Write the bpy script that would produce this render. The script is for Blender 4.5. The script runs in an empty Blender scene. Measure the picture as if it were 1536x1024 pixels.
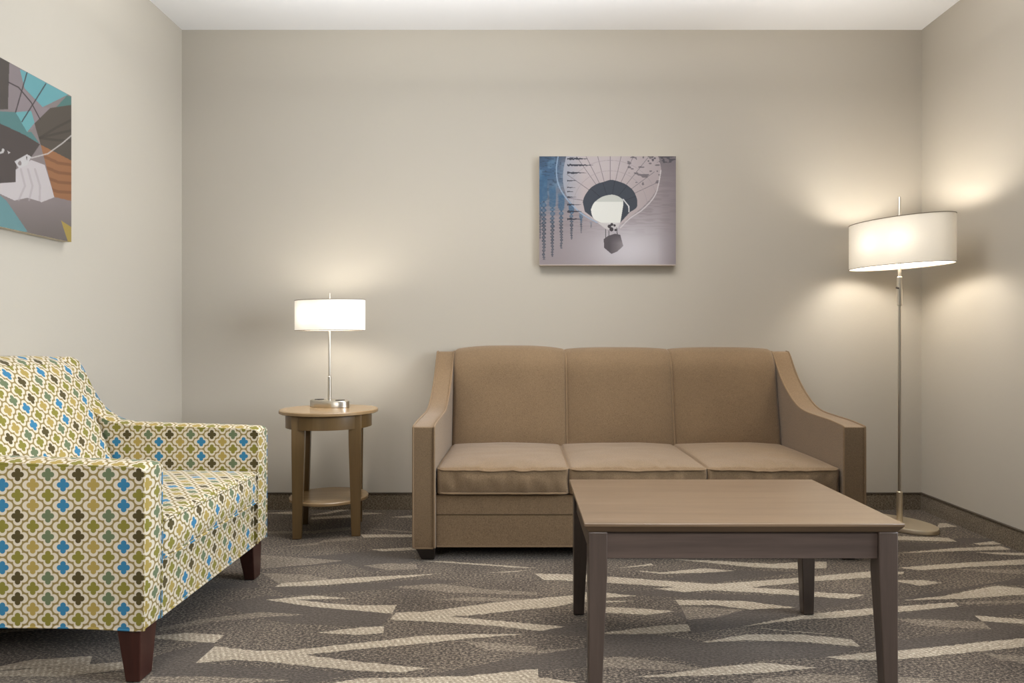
import bpy, bmesh, math, random
import numpy as np
from mathutils import Vector, noise

random.seed(7)
sc = bpy.context.scene
COL = sc.collection
R = math.radians

# ------------------------------------------------------------------ camera model (photo 1536x1024)
F = 1048.0            # focal length in photo pixels
CX, CY = 783.0, 512.0 # vanishing point of the depth direction
CAMY, CAMZ = -4.0, 0.96
def floor_pt(px, py):
    d = F * CAMZ / (py - CY)
    return ((px - CX) * d / F, CAMY + d)

def lin(r, g, b):
    f = lambda c: (c / 255) / 12.92 if c / 255 <= 0.04045 else ((c / 255 + 0.055) / 1.055) ** 2.4
    return (f(r), f(g), f(b), 1.0)

# ------------------------------------------------------------------ node helpers
class NT:
    def __init__(self, name):
        self.m = bpy.data.materials.new(name); self.m.use_nodes = True
        self.t = self.m.node_tree; self.n = self.t.nodes; self.l = self.t.links
        self.n.clear()
        self.out = self.n.new('ShaderNodeOutputMaterial')
    def link(self, a, b): self.l.new(a, b)
    def setin(self, sock, v):
        if isinstance(v, bpy.types.NodeSocket): self.l.new(v, sock)
        else: sock.default_value = v
    def math(self, op, a, b=None, c=None):
        n = self.n.new('ShaderNodeMath'); n.operation = op
        self.setin(n.inputs[0], a)
        if b is not None: self.setin(n.inputs[1], b)
        if c is not None: self.setin(n.inputs[2], c)
        return n.outputs[0]
    def mix(self, fac, a, b, blend='MIX'):
        n = self.n.new('ShaderNodeMix'); n.data_type = 'RGBA'; n.blend_type = blend
        self.setin(n.inputs[0], fac); self.setin(n.inputs[6], a); self.setin(n.inputs[7], b)
        return n.outputs[2]
    def noise(self, vec, scale, detail=2.0, rough=0.5):
        n = self.n.new('ShaderNodeTexNoise'); n.inputs['Scale'].default_value = scale
        n.inputs['Detail'].default_value = detail; n.inputs['Roughness'].default_value = rough
        if vec is not None: self.l.new(vec, n.inputs['Vector'])
        return n.outputs[0]
    def coord(self, kind='Object'):
        return self.n.new('ShaderNodeTexCoord').outputs[kind]
    def mapping(self, vec, scale=(1, 1, 1), rot=(0, 0, 0), loc=(0, 0, 0)):
        n = self.n.new('ShaderNodeMapping'); self.l.new(vec, n.inputs[0])
        n.inputs['Scale'].default_value = scale; n.inputs['Rotation'].default_value = rot
        n.inputs['Location'].default_value = loc
        return n.outputs[0]
    def ramp(self, fac, stops):
        n = self.n.new('ShaderNodeValToRGB'); e = n.color_ramp.elements
        while len(e) > 1: e.remove(e[-1])
        e[0].position, e[0].color = stops[0]
        for p, c in stops[1:]:
            k = e.new(p); k.color = c
        self.l.new(fac, n.inputs[0]); return n.outputs[0]
    def bump(self, h, strength, dist):
        n = self.n.new('ShaderNodeBump'); n.inputs['Strength'].default_value = strength
        n.inputs['Distance'].default_value = dist; self.l.new(h, n.inputs['Height'])
        return n.outputs[0]
    def principled(self, color, rough=0.6, metal=0.0, normal=None, sheen=0.0, spec=0.5, coat=0.0):
        p = self.n.new('ShaderNodeBsdfPrincipled')
        self.setin(p.inputs['Base Color'], color); self.setin(p.inputs['Roughness'], rough)
        p.inputs['Metallic'].default_value = metal
        p.inputs['Specular IOR Level'].default_value = spec
        p.inputs['Sheen Weight'].default_value = sheen
        p.inputs['Coat Weight'].default_value = coat
        if normal is not None: self.l.new(normal, p.inputs['Normal'])
        self.l.new(p.outputs[0], self.out.inputs[0]); return p

def scale_col(c, k): return (c[0] * k, c[1] * k, c[2] * k, 1)

def mat_paint(name, col, bump=0.03):
    t = NT(name); co = t.coord()
    n = t.noise(co, 1.3, 2); c = t.mix(n, scale_col(col, 0.985), scale_col(col, 1.015))
    b = t.bump(t.noise(co, 260, 2), bump, 0.002)
    t.principled(c, 0.85, normal=b, spec=0.2); return t.m

def mat_wood(name, c1, c2, scale, rough, axis='X', coat=0.0, spec=0.5):
    t = NT(name); co = t.coord()
    s = {'X': (1.2, 22, 22), 'Y': (22, 1.2, 22), 'Z': (22, 22, 1.2)}[axis]
    v = t.mapping(co, s)
    n = t.noise(v, scale, 4, 0.6)
    w = t.noise(t.mapping(co, tuple(k * 4.2 for k in s)), scale, 3, 0.6)
    f = t.math('ADD', t.math('MULTIPLY', n, 0.65), t.math('MULTIPLY', w, 0.35))
    c = t.ramp(f, [(0.32, c1), (0.68, c2)])
    b = t.bump(w, 0.06, 0.001)
    t.principled(c, rough, normal=b, coat=coat, spec=spec); return t.m

def mat_weave(name, col, var=0.14, scale=420, sheen=0.15, rough=0.9):
    t = NT(name); co = t.coord()
    v = t.mapping(co, (1, 1, 1))
    fine = t.noise(t.mapping(co, (0.45, 1, 1.6)), scale, 1)
    fine2 = t.noise(t.mapping(co, (1.6, 1, 0.45)), scale, 1)
    big = t.noise(v, 5, 3)
    f = t.math('ADD', t.math('MULTIPLY', t.math('ADD', fine, fine2), 0.5), t.math('MULTIPLY', t.math('SUBTRACT', big, 0.5), 0.12))
    c = t.ramp(f, [(0.3, scale_col(col, 1 - var * 1.6)), (0.5, col), (0.7, scale_col(col, 1 + var * 1.6))])
    b = t.bump(fine, 0.25, 0.0015)
    t.principled(c, rough, normal=b, sheen=sheen, spec=0.15); return t.m

def mat_metal(name, col, rough=0.32):
    t = NT(name); co = t.coord()
    n = t.noise(t.mapping(co, (40, 40, 1.5)), 12, 2)
    r = t.math('ADD', t.math('MULTIPLY', n, 0.14), rough - 0.07)
    t.principled(col, r, 1.0); return t.m

def mat_plain(name, col, rough=0.5, spec=0.5):
    t = NT(name); n = t.noise(t.coord(), 60, 2)
    t.principled(t.mix(n, scale_col(col, 0.93), scale_col(col, 1.07)), rough, spec=spec); return t.m

def mat_shade(name, col, trans):
    t = NT(name); co = t.coord()
    n = t.noise(t.mapping(co, (1, 1, 0.25)), 500, 1)
    c = t.mix(n, scale_col(col, 0.96), scale_col(col, 1.0))
    d = t.n.new('ShaderNodeBsdfDiffuse'); r = t.n.new('ShaderNodeBsdfTranslucent'); m = t.n.new('ShaderNodeMixShader')
    t.link(c, d.inputs[0]); t.link(c, r.inputs[0]); m.inputs[0].default_value = trans
    t.link(d.outputs[0], m.inputs[1]); t.link(r.outputs[0], m.inputs[2]); t.link(m.outputs[0], t.out.inputs[0])
    return t.m

def mat_carpet(name, c1, c2, fleck, dash=False):
    t = NT(name); co = t.coord()
    n = t.noise(t.mapping(co, (0.6, 1.0, 1)), 170, 2, 0.7)
    big = t.noise(co, 3.0, 2)
    f = t.math('ADD', n, t.math('MULTIPLY', t.math('SUBTRACT', big, 0.5), 0.18))
    c = t.ramp(f, [(0.36, c1), (0.50, c2), (0.66, fleck)])
    if dash:
        w = t.n.new('ShaderNodeTexWave'); w.inputs['Scale'].default_value = 16
        w.inputs['Distortion'].default_value = 2.5; w.inputs['Detail Scale'].default_value = 6
        t.link(t.mapping(co, (2.2, 1.2, 1)), w.inputs[0]); w.bands_direction = 'DIAGONAL'
        c = t.mix(t.math('MULTIPLY', w.outputs[1], 0.6), c, c1)
    b = t.bump(n, 0.6, 0.006)
    t.principled(c, 0.95, normal=b, spec=0.08, sheen=0.1); return t.m

def mat_quatrefoil(name):
    t = NT(name)
    uv = t.n.new('ShaderNodeUVMap'); uv.uv_map = 'UVMap'
    sx = t.n.new('ShaderNodeSeparateXYZ'); t.link(uv.outputs[0], sx.inputs[0])
    u, v = sx.outputs[0], sx.outputs[1]
    P, Q = 0.0846, 0.0577
    def cell(x, per):
        i = t.math('FLOOR', t.math('ADD', t.math('DIVIDE', x, per), 0.5))
        return i, t.math('SUBTRACT', x, t.math('MULTIPLY', i, per))
    def hyp(a, b):
        return t.math('SQRT', t.math('ADD', t.math('MULTIPLY', a, a), t.math('MULTIPLY', b, b)))
    def sdf(a, b):
        a = t.math('ABSOLUTE', a); b = t.math('ABSOLUTE', b)
        d1 = hyp(t.math('SUBTRACT', a, 0.0096), b); d2 = hyp(a, t.math('SUBTRACT', b, 0.0106))
        inner = t.math('SUBTRACT', t.math('MINIMUM', t.math('MINIMUM', d1, d2), hyp(a, b)), 0.0079)
        e1 = hyp(t.math('SUBTRACT', a, 0.0165), b); e2 = hyp(a, t.math('SUBTRACT', b, 0.0143))
        outer = t.math('SUBTRACT', t.math('MINIMUM', t.math('MINIMUM', e1, e2), t.math('ADD', hyp(a, b), -0.0010)), 0.0125)
        return inner, outer
    iA, ua = cell(u, P); jA, va = cell(v, Q)
    iB, ub = cell(t.math('SUBTRACT', u, P / 2), P); jB, vb = cell(t.math('SUBTRACT', v, Q / 2), Q)
    inA, ouA = sdf(ua, va); inB, ouB = sdf(ub, vb)
    isB = t.math('LESS_THAN', ouB, ouA)
    inner = t.math('MINIMUM', inA, inB); outer = t.math('MINIMUM', ouA, ouB)
    par = lambda i: t.math('GREATER_THAN', t.math('FLOORED_MODULO', i, 2.0), 0.5)
    m3 = lambda j: t.math('FLOORED_MODULO', j, 3.0)
    blue, gold = lin(56, 122, 158), lin(168, 146, 80)
    dark, green, olive = lin(82, 72, 42), lin(104, 116, 86), lin(132, 125, 54)
    cream, line = lin(214, 203, 182), lin(142, 124, 76)
    cA = t.mix(par(iA), blue, gold)
    cA = t.mix(t.math('GREATER_THAN', m3(jA), 1.5), cA, olive)
    cB = t.mix(par(iB), dark, green)
    cB = t.mix(t.math('LESS_THAN', m3(jB), 0.5), cB, olive)
    motif = t.mix(isB, cA, cB)
    soft = lambda d, w: t.math('SMOOTH_MIN', 1.0, t.math('MAXIMUM', 0.0, t.math('ADD', t.math('DIVIDE', d, w), 0.5)), 0.0)
    c = t.mix(soft(inner, 0.0009), motif, cream)
    c = t.mix(soft(outer, 0.0009), c, line)
    uvv = uv.outputs[0]
    thr = t.noise(t.mapping(uvv, (1, 2.2, 1)), 620, 1)
    c = t.mix(0.55, c, t.mix(thr, scale_col(c_grey(0.62), 1), scale_col(c_grey(1.0), 1)), 'MULTIPLY')
    b = t.bump(thr, 0.25, 0.0012)
    t.principled(c, 0.88, normal=b, sheen=0.1, spec=0.15); return t.m
def c_grey(v): return (v, v, v, 1)

def mat_print(name):
    t = NT(name); a = t.n.new('ShaderNodeVertexColor'); a.layer_name = 'print'
    n = t.noise(t.coord(), 900, 1)
    c = t.mix(0.25, a.outputs[0], t.mix(n, c_grey(0.7), c_grey(1.0)), 'MULTIPLY')
    t.principled(c, 0.6, spec=0.25); return t.m

# ------------------------------------------------------------------ mesh helpers
class MB:
    """collects verts and faces of ONE part"""
    def __init__(self): self.v = []; self.f = []; self.mi = []
    def add(self, vs, fs, mi=0):
        o = len(self.v); self.v += [tuple(x) for x in vs]
        self.f += [tuple(i + o for i in f) for f in fs]; self.mi += [mi] * len(fs)
    def box(self, x0, x1, y0, y1, z0, z1, mi=0):
        vs = [(x, y, z) for x in (x0, x1) for y in (y0, y1) for z in (z0, z1)]
        self.add(vs, [(0, 1, 3, 2), (4, 6, 7, 5), (0, 4, 5, 1), (2, 3, 7, 6), (0, 2, 6, 4), (1, 5, 7, 3)], mi)
    def frustum(self, bot, top, z0, z1):
        """bot / top are four (x, y) corners, counter-clockwise"""
        vs = [(x, y, z0) for x, y in bot] + [(x, y, z1) for x, y in top]
        self.add(vs, [(3, 2, 1, 0), (4, 5, 6, 7)] + [(i, (i + 1) % 4, 4 + (i + 1) % 4, 4 + i) for i in range(4)])
    def rings(self, rings, closed=False, cap=True):
        n = len(rings[0]); vs = [p for r in rings for p in r]; fs = []
        m = len(rings)
        for k in range(m if closed else m - 1):
            a, b = k * n, ((k + 1) % m) * n
            for i in range(n): j = (i + 1) % n; fs.append((a + i, a + j, b + j, b + i))
        if cap and not closed:
            fs.append(tuple(reversed(range(n)))); fs.append(tuple(range((m - 1) * n, m * n)))
        self.add(vs, fs)
    def lathe(self, prof, n=48, cx=0, cy=0, sx=1, sy=1, cap=True):
        self.rings([[(cx + r * sx * math.cos(2 * math.pi * i / n), cy + r * sy * math.sin(2 * math.pi * i / n), z) for i in range(n)] for r, z in prof], cap=cap)
    def tube(self, pts, rad, n=8, closed=False):
        pts = [Vector(p) for p in pts]; m = len(pts); rings = []
        up = None
        for k in range(m):
            a = pts[k - 1] if (k > 0 or closed) else pts[k]; b = pts[(k + 1) % m] if (k < m - 1 or closed) else pts[k]
            tg = (b - a).normalized()
            if up is None:
                up = Vector((0, 0, 1)) if abs(tg.z) < 0.9 else Vector((1, 0, 0))
            s = tg.cross(up)
            if s.length < 1e-5: s = tg.orthogonal()
            s.normalize(); up = s.cross(tg).normalized()
            rings.append([pts[k] + rad * (math.cos(2 * math.pi * i / n) * s + math.sin(2 * math.pi * i / n) * up) for i in range(n)])
        self.rings(rings, closed=closed)
    def extrude(self, prof, axis, a, b):
        """polygon prof in the plane normal to axis, extruded from a to b"""
        def P(p, t): return (t, p[0], p[1]) if axis == 'x' else ((p[0], t, p[1]) if axis == 'y' else (p[0], p[1], t))
        n = len(prof)
        self.add([P(p, a) for p in prof] + [P(p, b) for p in prof],
                 [tuple(range(n)), tuple(reversed(range(n, 2 * n)))] + [(i, i + n, (i + 1) % n + n, (i + 1) % n) for i in range(n)])
    def build(self, name, mats, parent=None, off=(0, 0, 0), bevel=0, seg=3, angle=35, uv=None, flat=False):
        me = bpy.data.meshes.new(name)
        me.from_pydata([(x - off[0], y - off[1], z - off[2]) for x, y, z in self.v], [], self.f)
        mats = mats if isinstance(mats, (list, tuple)) else [mats]
        for m in mats: me.materials.append(m)
        if len(mats) > 1: me.polygons.foreach_set('material_index', self.mi)
        bm = bmesh.new(); bm.from_mesh(me); bmesh.ops.recalc_face_normals(bm, faces=bm.faces); bm.to_mesh(me); bm.free()
        if not flat:
            me.polygons.foreach_set('use_smooth', [True] * len(me.polygons))
            me.set_sharp_from_angle(angle=R(angle))
        if uv:
            lay = me.uv_layers.new(name='UVMap')
            for p in me.polygons:
                nx, ny, nz = (abs(c) for c in p.normal)
                k = 0 if nx >= ny and nx >= nz * 0.9 else (1 if ny >= nz else 2)
                for li in p.loop_indices:
                    c = me.vertices[me.loops[li].vertex_index].co
                    x, y, z = c.x + off[0], c.y + off[1], c.z + off[2]
                    lay.data[li].uv = ((y + 5, z - 0.329) if k == 0 else (x + 1.281, z - 0.329) if k == 1 else (y + 5, x + 5))
        me.update()
        o = bpy.data.objects.new(name, me); COL.objects.link(o)
        if parent is not None: o.parent = parent
        if bevel:
            b = o.modifiers.new('bevel', 'BEVEL'); b.width = bevel; b.segments = seg; b.limit_method = 'ANGLE'; b.angle_limit = R(40)
            b.harden_normals = False
        return o

def axis_samples(h, r, k, m):
    a = [-h + r * (1 - math.cos(math.pi / 2 * i / k)) * 1.0 for i in range(k)]
    a = [-h + r * (1 - math.tan(math.pi / 4 * (1 - i / k))) for i in range(k)]
    mid = [-h + r + (2 * h - 2 * r) * i / m for i in range(m + 1)]
    return a + mid + [-x for x in reversed(a)]

def soft_box(mb, hx, hy, hz, r, deform, k=4, m=14):
    """box with rounded edges, densely gridded, every vertex passed through deform"""
    ax = [axis_samples(h, r, k, mm) for h, mm in zip((hx, hy, hz), (m if isinstance(m, tuple) else (m, m, m)))]
    H = (hx, hy, hz); idx = {}; vs = []; fs = []
    def vid(p):
        key = tuple(round(c, 6) for c in p)
        if key not in idx:
            q = [max(-H[i] + r, min(H[i] - r, p[i])) for i in range(3)]
            d = [p[i] - q[i] for i in range(3)]; L = math.sqrt(sum(c * c for c in d))
            if L > 1e-9: p = [q[i] + d[i] * r / L for i in range(3)]
            idx[key] = len(vs); vs.append(deform(*p))
        return idx[key]
    for a in range(3):
        b, c = (a + 1) % 3, (a + 2) % 3
        for s in (-H[a], H[a]):
            for i in range(len(ax[b]) - 1):
                for j in range(len(ax[c]) - 1):
                    q = []
                    for ii, jj in ((i, j), (i + 1, j), (i + 1, j + 1), (i, j + 1)):
                        p = [0, 0, 0]; p[a] = s; p[b] = ax[b][ii]; p[c] = ax[c][jj]; q.append(vid(p))
                    if s < 0: q.reverse()
                    fs.append(tuple(q))
    mb.add(vs, fs)

def spline(pts, n=6):
    """Catmull-Rom through 2-D or 3-D points"""
    out = []
    P = [pts[0]] + list(pts) + [pts[-1]]
    for i in range(1, len(P) - 2):
        p0, p1, p2, p3 = (Vector(p) for p in P[i - 1:i + 3])
        for k in range(n):
            t = k / n
            out.append(tuple(0.5 * ((2 * p1) + (-p0 + p2) * t + (2 * p0 - 5 * p1 + 4 * p2 - p3) * t * t + (-p0 + 3 * p1 - 3 * p2 + p3) * t ** 3)))
    out.append(tuple(pts[-1])); return out

def tag(o, label=None, cat=None, group=None, kind=None):
    if label: o['label'] = label
    if cat: o['category'] = cat
    if group: o['group'] = group
    if kind: o['kind'] = kind
    return o

def thing(name, label, cat, loc, rz=0):
    o = bpy.data.objects.new(name, None); COL.objects.link(o)
    o.empty_display_size = 0.1; o.location = loc; o.rotation_euler = (0, 0, rz)
    return tag(o, label, cat)

# ------------------------------------------------------------------ materials
M = dict(
    wall=mat_paint('greige_wall_paint', lin(180, 173, 161)),
    ceiling=mat_paint('white_ceiling_paint', lin(247, 248, 250)),
    base=mat_carpet('carpet_base_strip', lin(84, 74, 60), lin(112, 100, 84), lin(138, 125, 107)),
    base_cap=mat_plain('baseboard_cap', lin(74, 64, 52), 0.7),
    carpet=mat_carpet('carpet_speckled_brown', lin(48, 42, 37), lin(77, 68, 60), lin(144, 131, 115)),
    carpet_smooth=mat_carpet('carpet_smooth_brown', lin(62, 55, 49), lin(77, 69, 62), lin(96, 87, 78)),
    carpet_mid=mat_carpet('carpet_taupe', lin(80, 71, 61), lin(110, 99, 87), lin(160, 148, 131)),
    carpet_light=mat_carpet('carpet_light_sand', lin(128, 116, 100), lin(168, 156, 138), lin(204, 193, 174), True),
    sofa=mat_weave('tan_velour', lin(120, 99, 75), 0.22, 420, 0.2),
    sofa_pipe=mat_weave('tan_piping', lin(126, 104, 79), 0.08),
    seam=mat_plain('dark_seam', lin(80, 66, 48), 0.9, 0.1),
    black=mat_plain('black_wood', lin(30, 24, 21), 0.35),
    quatre=mat_quatrefoil('quatrefoil_fabric'),
    cherry=mat_wood('dark_cherry', lin(44, 22, 18), lin(66, 34, 27), 1.4, 0.28, 'Z'),
    top=mat_wood('walnut_laminate', lin(99, 81, 63), lin(118, 98, 78), 1.5, 0.28, 'X'),
    table_leg=mat_wood('dark_walnut', lin(66, 56, 50), lin(84, 72, 65), 1.2, 0.38, 'Z'),
    apron=mat_wood('dark_walnut_apron', lin(64, 54, 49), lin(88, 75, 68), 0.9, 0.38, 'X'),
    side_wood=mat_wood('brown_walnut', lin(98, 76, 46), lin(116, 92, 58), 1.2, 0.36, 'Z'),
    side_top=mat_wood('brown_walnut_top', lin(138, 113, 80), lin(156, 130, 96), 1.2, 0.24, 'X'),
    nickel=mat_metal('brushed_nickel', lin(205, 198, 186), 0.32),
    champagne=mat_metal('satin_champagne_metal', lin(226, 212, 188), 0.46),
    outlet=mat_plain('dark_outlet', lin(50, 44, 40), 0.5),
    shade=mat_shade('white_linen_shade', (0.86, 0.83, 0.77, 1), 0.12),
    shade2=mat_shade('cream_linen_shade', (0.80, 0.745, 0.65, 1), 0.042),
    rim=mat_plain('shade_trim', lin(112, 100, 84), 0.8),
    bulb=mat_plain('frosted_bulb', lin(245, 240, 230), 0.3),
    print=mat_print('printed_canvas'),
    canvas=mat_plain('canvas_edge', lin(214, 205, 190), 0.9, 0.1),
)

# ------------------------------------------------------------------ setting
XL, XR, YF, ZC = -1.947, 2.288, -6.2, 2.743
def slab(name, *a, mat, **k):
    mb = MB(); mb.box(*a); return tag(mb.build(name, mat, flat=True), kind='structure')
slab('wall_back', XL - 0.1, XR + 0.1, 0, 0.1, -0.1, ZC + 0.1, mat=M['wall'])
slab('wall_left', XL - 0.1, XL, YF, 0, -0.1, ZC + 0.1, mat=M['wall'])
slab('wall_right', XR, XR + 0.1, YF, 0, -0.1, ZC + 0.1, mat=M['wall'])
slab('ceiling', XL, XR, YF, 0, ZC, ZC + 0.1, mat=M['ceiling'])

BH, BT = 0.097, 0.012
def baseboard(name, x0, x1, y0, y1):
    mb = MB(); mb.box(x0, x1, y0, y1, 0, BH - 0.006, 0)
    e = 0.003
    mb.box(x0 - (e if name.endswith('right') else 0), x1 + (e if name.endswith('left') else 0), y0 - (e if name.endswith('back') else 0), y1, BH - 0.006, BH, 1)
    tag(mb.build(name, [M['base'], M['base_cap']], flat=True), kind='structure')
baseboard('baseboard_back', XL, XR, -BT, 0)
baseboard('baseboard_left', XL, XL + BT, YF, -BT)
baseboard('baseboard_right', XR - BT, XR, YF, -BT)

# carpet: base quad plus the woven shards of its pattern, in one mesh
LIGHT = [
 [(412,880),(422,874.5),(540,865.7),(662,860),(540,873.4),(470,878)],
 [(399,899.4),(469.5,892.8),(528,897.5),(469,898.7)],
 [(399,899.4),(430,898),(500,905),(540,908),(595,907),(588,920),(540,916),(470,910)],
 [(585,929),(594,918.5),(638,917),(751,902.5),(854,893),(884,890),(884,899),(833,910),(786,914),(704,923),(671,924)],
 [(585,929.5),(620,922),(671,924),(737,930),(805,936),(849,939.5),(809.5,946),(737,938),(657,932.5)],
 [(294,993.6),(322,969),(385,976),(434,975),(560,962),(634,953.5),(704,950.8),(790,951),(704,957),(634,965),(540,973.5),(455,982)],
 [(294,994),(400,980),(455,982),(540,992.3),(644,1002.3),(598,1008.7),(540,1006),(481,1000.6),(411,993.6),(352,989)],
 [(225,953.7),(282,949),(336,952.6),(322,964),(277,961),(225,957)],
 [(472,949),(540,940.7),(576,939),(575,949),(540,952)],
 [(500,1024),(540,1017),(692,1014.5),(807,1002.8),(807,1015.7),(861,1022.7),(900,1040),(480,1040)],
 [(802.5,860),(884,862),(884,870.5),(816,869.7)],
 [(634,841),(671,841.8),(805,851.6),(788,852),(671,844)],
 [(734.5,858.7),(795,854.7),(774,857.5)],
 [(554,824),(622,820.7),(640,824),(575,826.6)],
 [(398,769.5),(436,767),(445,769),(436,771)],
 [(466,772),(510,764),(524,764.5),(490,771)],
 [(544,768.3),(578,769.7),(544,772)],
 [(466,776),(524,772),(545,775),(466,779)],
 [(586.6,775.5),(616,772.8),(660,774),(616,776.4)],
 [(541,801.5),(616,801.5),(660,803),(616,805.4),(545,806)],
 [(1006,838.4),(1079,841),(1157,845.5),(1197,843),(1240,842),(1240,852),(1197,853),(1134,851),(1068,844.4)],
 [(928.7,851.7),(977,845),(980.7,847.7)],
 [(940,854.3),(990.7,858.3),(1057,852),(1101,856),(1057,859),(988,860.5)],
 [(850,861),(909,864.3),(986,870),(1070,876),(1123.5,872),(1196.5,866.5),(1306,856.7),(1356,857.5),(1354.7,860.5),(1306,866),(1223,871.4),(1128,880.5),(1068,885),(1026,888),(982,883),(1013,880.5),(909,873.8),(850,871)],
 [(1068,885),(1128,880.5),(1196.5,885.3),(1222,887.6),(1298,892),(1272,898),(1222,894.6),(1123.5,888)],
 [(870,888),(907.7,888.7),(955,893.7),(907.7,896.4)],
 [(860,901),(953,901),(907,904)],
 [(880,909.7),(953,912),(1013,916.8),(968.5,922),(880,917.4)],
 [(1013,899.7),(1112,901),(1194,911),(1123.5,914),(1072.6,907.5),(1019,907.5)],
 [(890,950.5),(986,938.5),(1031.6,936),(1036,946),(979.6,950.6)],
 [(1113.5,939.6),(1157,930.7),(1222,920),(1306,912),(1342,909.6),(1432,903),(1438.5,909.6),(1342,918),(1264.5,926.3),(1200,929)],
 [(1138,942),(1258,952),(1220,949.5),(1168,945.5)],
 [(1047,964),(1119,951.3),(1200,951.5),(1277,958.5),(1290,969.4),(1200,962.4),(1120,960)],
 [(946,1015.5),(1004,1010.4),(1068,1000.4),(1145.6,993.8),(1226,1001.5),(1145.6,1009),(1004,1015.5)],
 [(1320,803),(1422,806.4),(1436,812.3),(1320,809)],
 [(1409,784.5),(1419,784.5),(1436,789.7),(1405,791.5)],
 [(1460,815),(1489,811.6),(1503,816),(1468,817)],
 [(1344,829.6),(1432,822),(1502,819),(1517,824),(1432,826.5)],
 [(1463,828),(1536,829),(1545,833),(1491,831)],
 [(1347,851.5),(1406,846.4),(1536,838.6),(1550,846),(1458,850),(1380,855)],
 [(1330,869.6),(1386,870),(1414,874),(1380,878.6)],
 [(1352,900.5),(1414,894),(1478.5,881),(1496.5,878.6),(1545,883),(1536,891.5),(1445,898)],
 [(1462,923),(1536,929),(1560,937),(1473,931.5)],
 [(1238.7,985.6),(1300.6,979),(1393.4,971.4),(1536,957),(1560,966),(1536,970),(1458,978),(1344,989.5),(1264.5,989.5)],
 [(-20,1009),(39,1003.4),(125,997),(186,992.5),(189,1003.4),(125,1011),(94,1014.4),(-20,1014.4)],
]
MID = [
 [(240,941),(305,928),(392,917.4),(462,922),(392,925.6),(317,932.6),(240,947)],
 [(200,1015),(300,1014),(440,1020),(200,1034)],
 [(545,848),(582,844.6),(624,846),(627,853),(582,855)],
 [(587,880),(657,875),(727,883),(805,888),(805,892.6),(727,890),(674,888)],
 [(648,899.7),(711,895),(852,899.7),(751,902)],
 [(690,960.6),(805,969),(805,979.4),(732,974.7)],
 [(806,974.7),(873,971),(806,981.7)],
 [(540,791.8),(616,796.6),(640,799),(616,799)],
 [(400,797),(470,796),(526,790),(526,795),(470,800),(400,800)],
 [(485,809.3),(526,806.4),(540,809),(478,814)],
 [(422,820),(481,813),(477,817)],
 [(392,832),(516,840.6),(477,845.5),(392,853)],
 [(392,859),(461.6,862),(500,869),(418,874.7)],
 [(1022,909),(1120,914),(1072,926),(1030,929)],
 [(880,987),(942,985),(1004,993.8),(1075,1005),(990,1005),(880,999)],
 [(1134.5,1018),(1220,1011),(1290,1014),(1290,1034),(1120,1034)],
 [(1432,853),(1536,854),(1550,862),(1480,858)],
 [(1344,927.6),(1473,932),(1487.5,943.6),(1380,938)],
 [(1473,979),(1536,984),(1560,997),(1500,990)],
 [(1330,1014),(1400,1018),(1400,1034),(1330,1034)],
 [(-20,1016),(190,1008),(190,1034),(-20,1034)],
 [(1432,903),(1536,900),(1540,904),(1445,906)],
]
SMOOTH = [
 [(330,905),(399,893),(470,898),(585,922),(572,940),(430,935),(360,918)],
 [(300,965),(322,962),(322,975),(294,994),(540,1010),(470,1024),(230,1024),(230,985)],
 [(400,880),(480,880),(640,868),(700,872),(560,885),(430,893)],
 [(560,858),(520,845),(400,853),(400,840),(560,826),(622,830),(620,842)],
 [(640,1012),(807,980),(884,970),(884,1000),(720,1013)],
 [(820,940),(884,930),(884,955),(800,950)],
 [(900,888),(990,885),(1060,890),(1200,894),(1300,900),(1120,938),(1036,950),(1036,934),(1010,920),(1100,900),(960,893)],
 [(890,952),(980,951),(1050,962),(1180,962),(1290,972),(1240,986),(1140,990),(1060,1000),(1000,985),(890,984)],
 [(1344,898),(1420,885),(1536,866),(1536,878),(1490,876),(1414,892),(1352,902)],
 [(1344,920),(1440,910),(1536,906),(1536,920),(1460,930),(1344,926)],
 [(1344,960),(1480,944),(1480,930),(1536,940),(1536,955),(1393,970),(1344,977)],
 [(1200,858),(1120,868),(1070,874),(990,868),(1060,858),(1110,855)],
 [(1440,806),(1500,808),(1489,811),(1440,817),(1422,812)],
 [(1344,812),(1440,816),(1432,821),(1344,828)],
]
def in_frame(x, y):
    d = y - CAMY
    if d < 0.3: return False
    px, py = CX + x * F / d, CY + CAMZ * F / d
    return -60 < px < 1600 and py < 1060
mb = MB()
mb.box(XL - 0.1, XR + 0.1, YF, 0.1, -0.1, 0.0, 0)
zz = 0.0
def shard(poly, mi):
    global zz
    zz += 6e-6
    pts = []        # woven edge: small teeth along every side
    for k in range(len(poly)):
        (xa, ya), (xb, yb) = poly[k], poly[(k + 1) % len(poly)]
        n = max(1, int(math.hypot(xb - xa, yb - ya) / 0.011))
        for q in range(n):
            j = 0 if q == 0 else random.uniform(-0.003, 0.003)
            pts.append((xa + (xb - xa) * q / n, ya + (yb - ya) * q / n + j))
    mb.add([(x, y, 0.0002 + zz) for x, y in pts], [tuple(range(len(pts)))], mi)
for P_, mi in ((SMOOTH, 1), (MID, 2), (LIGHT, 3)):
    for poly in P_: shard([floor_pt(*p) for p in poly], mi)
hidden = lambda x, y: (x < -1.0 and y < -1.1 and y > -2.05) or (x < -1.45)
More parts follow.
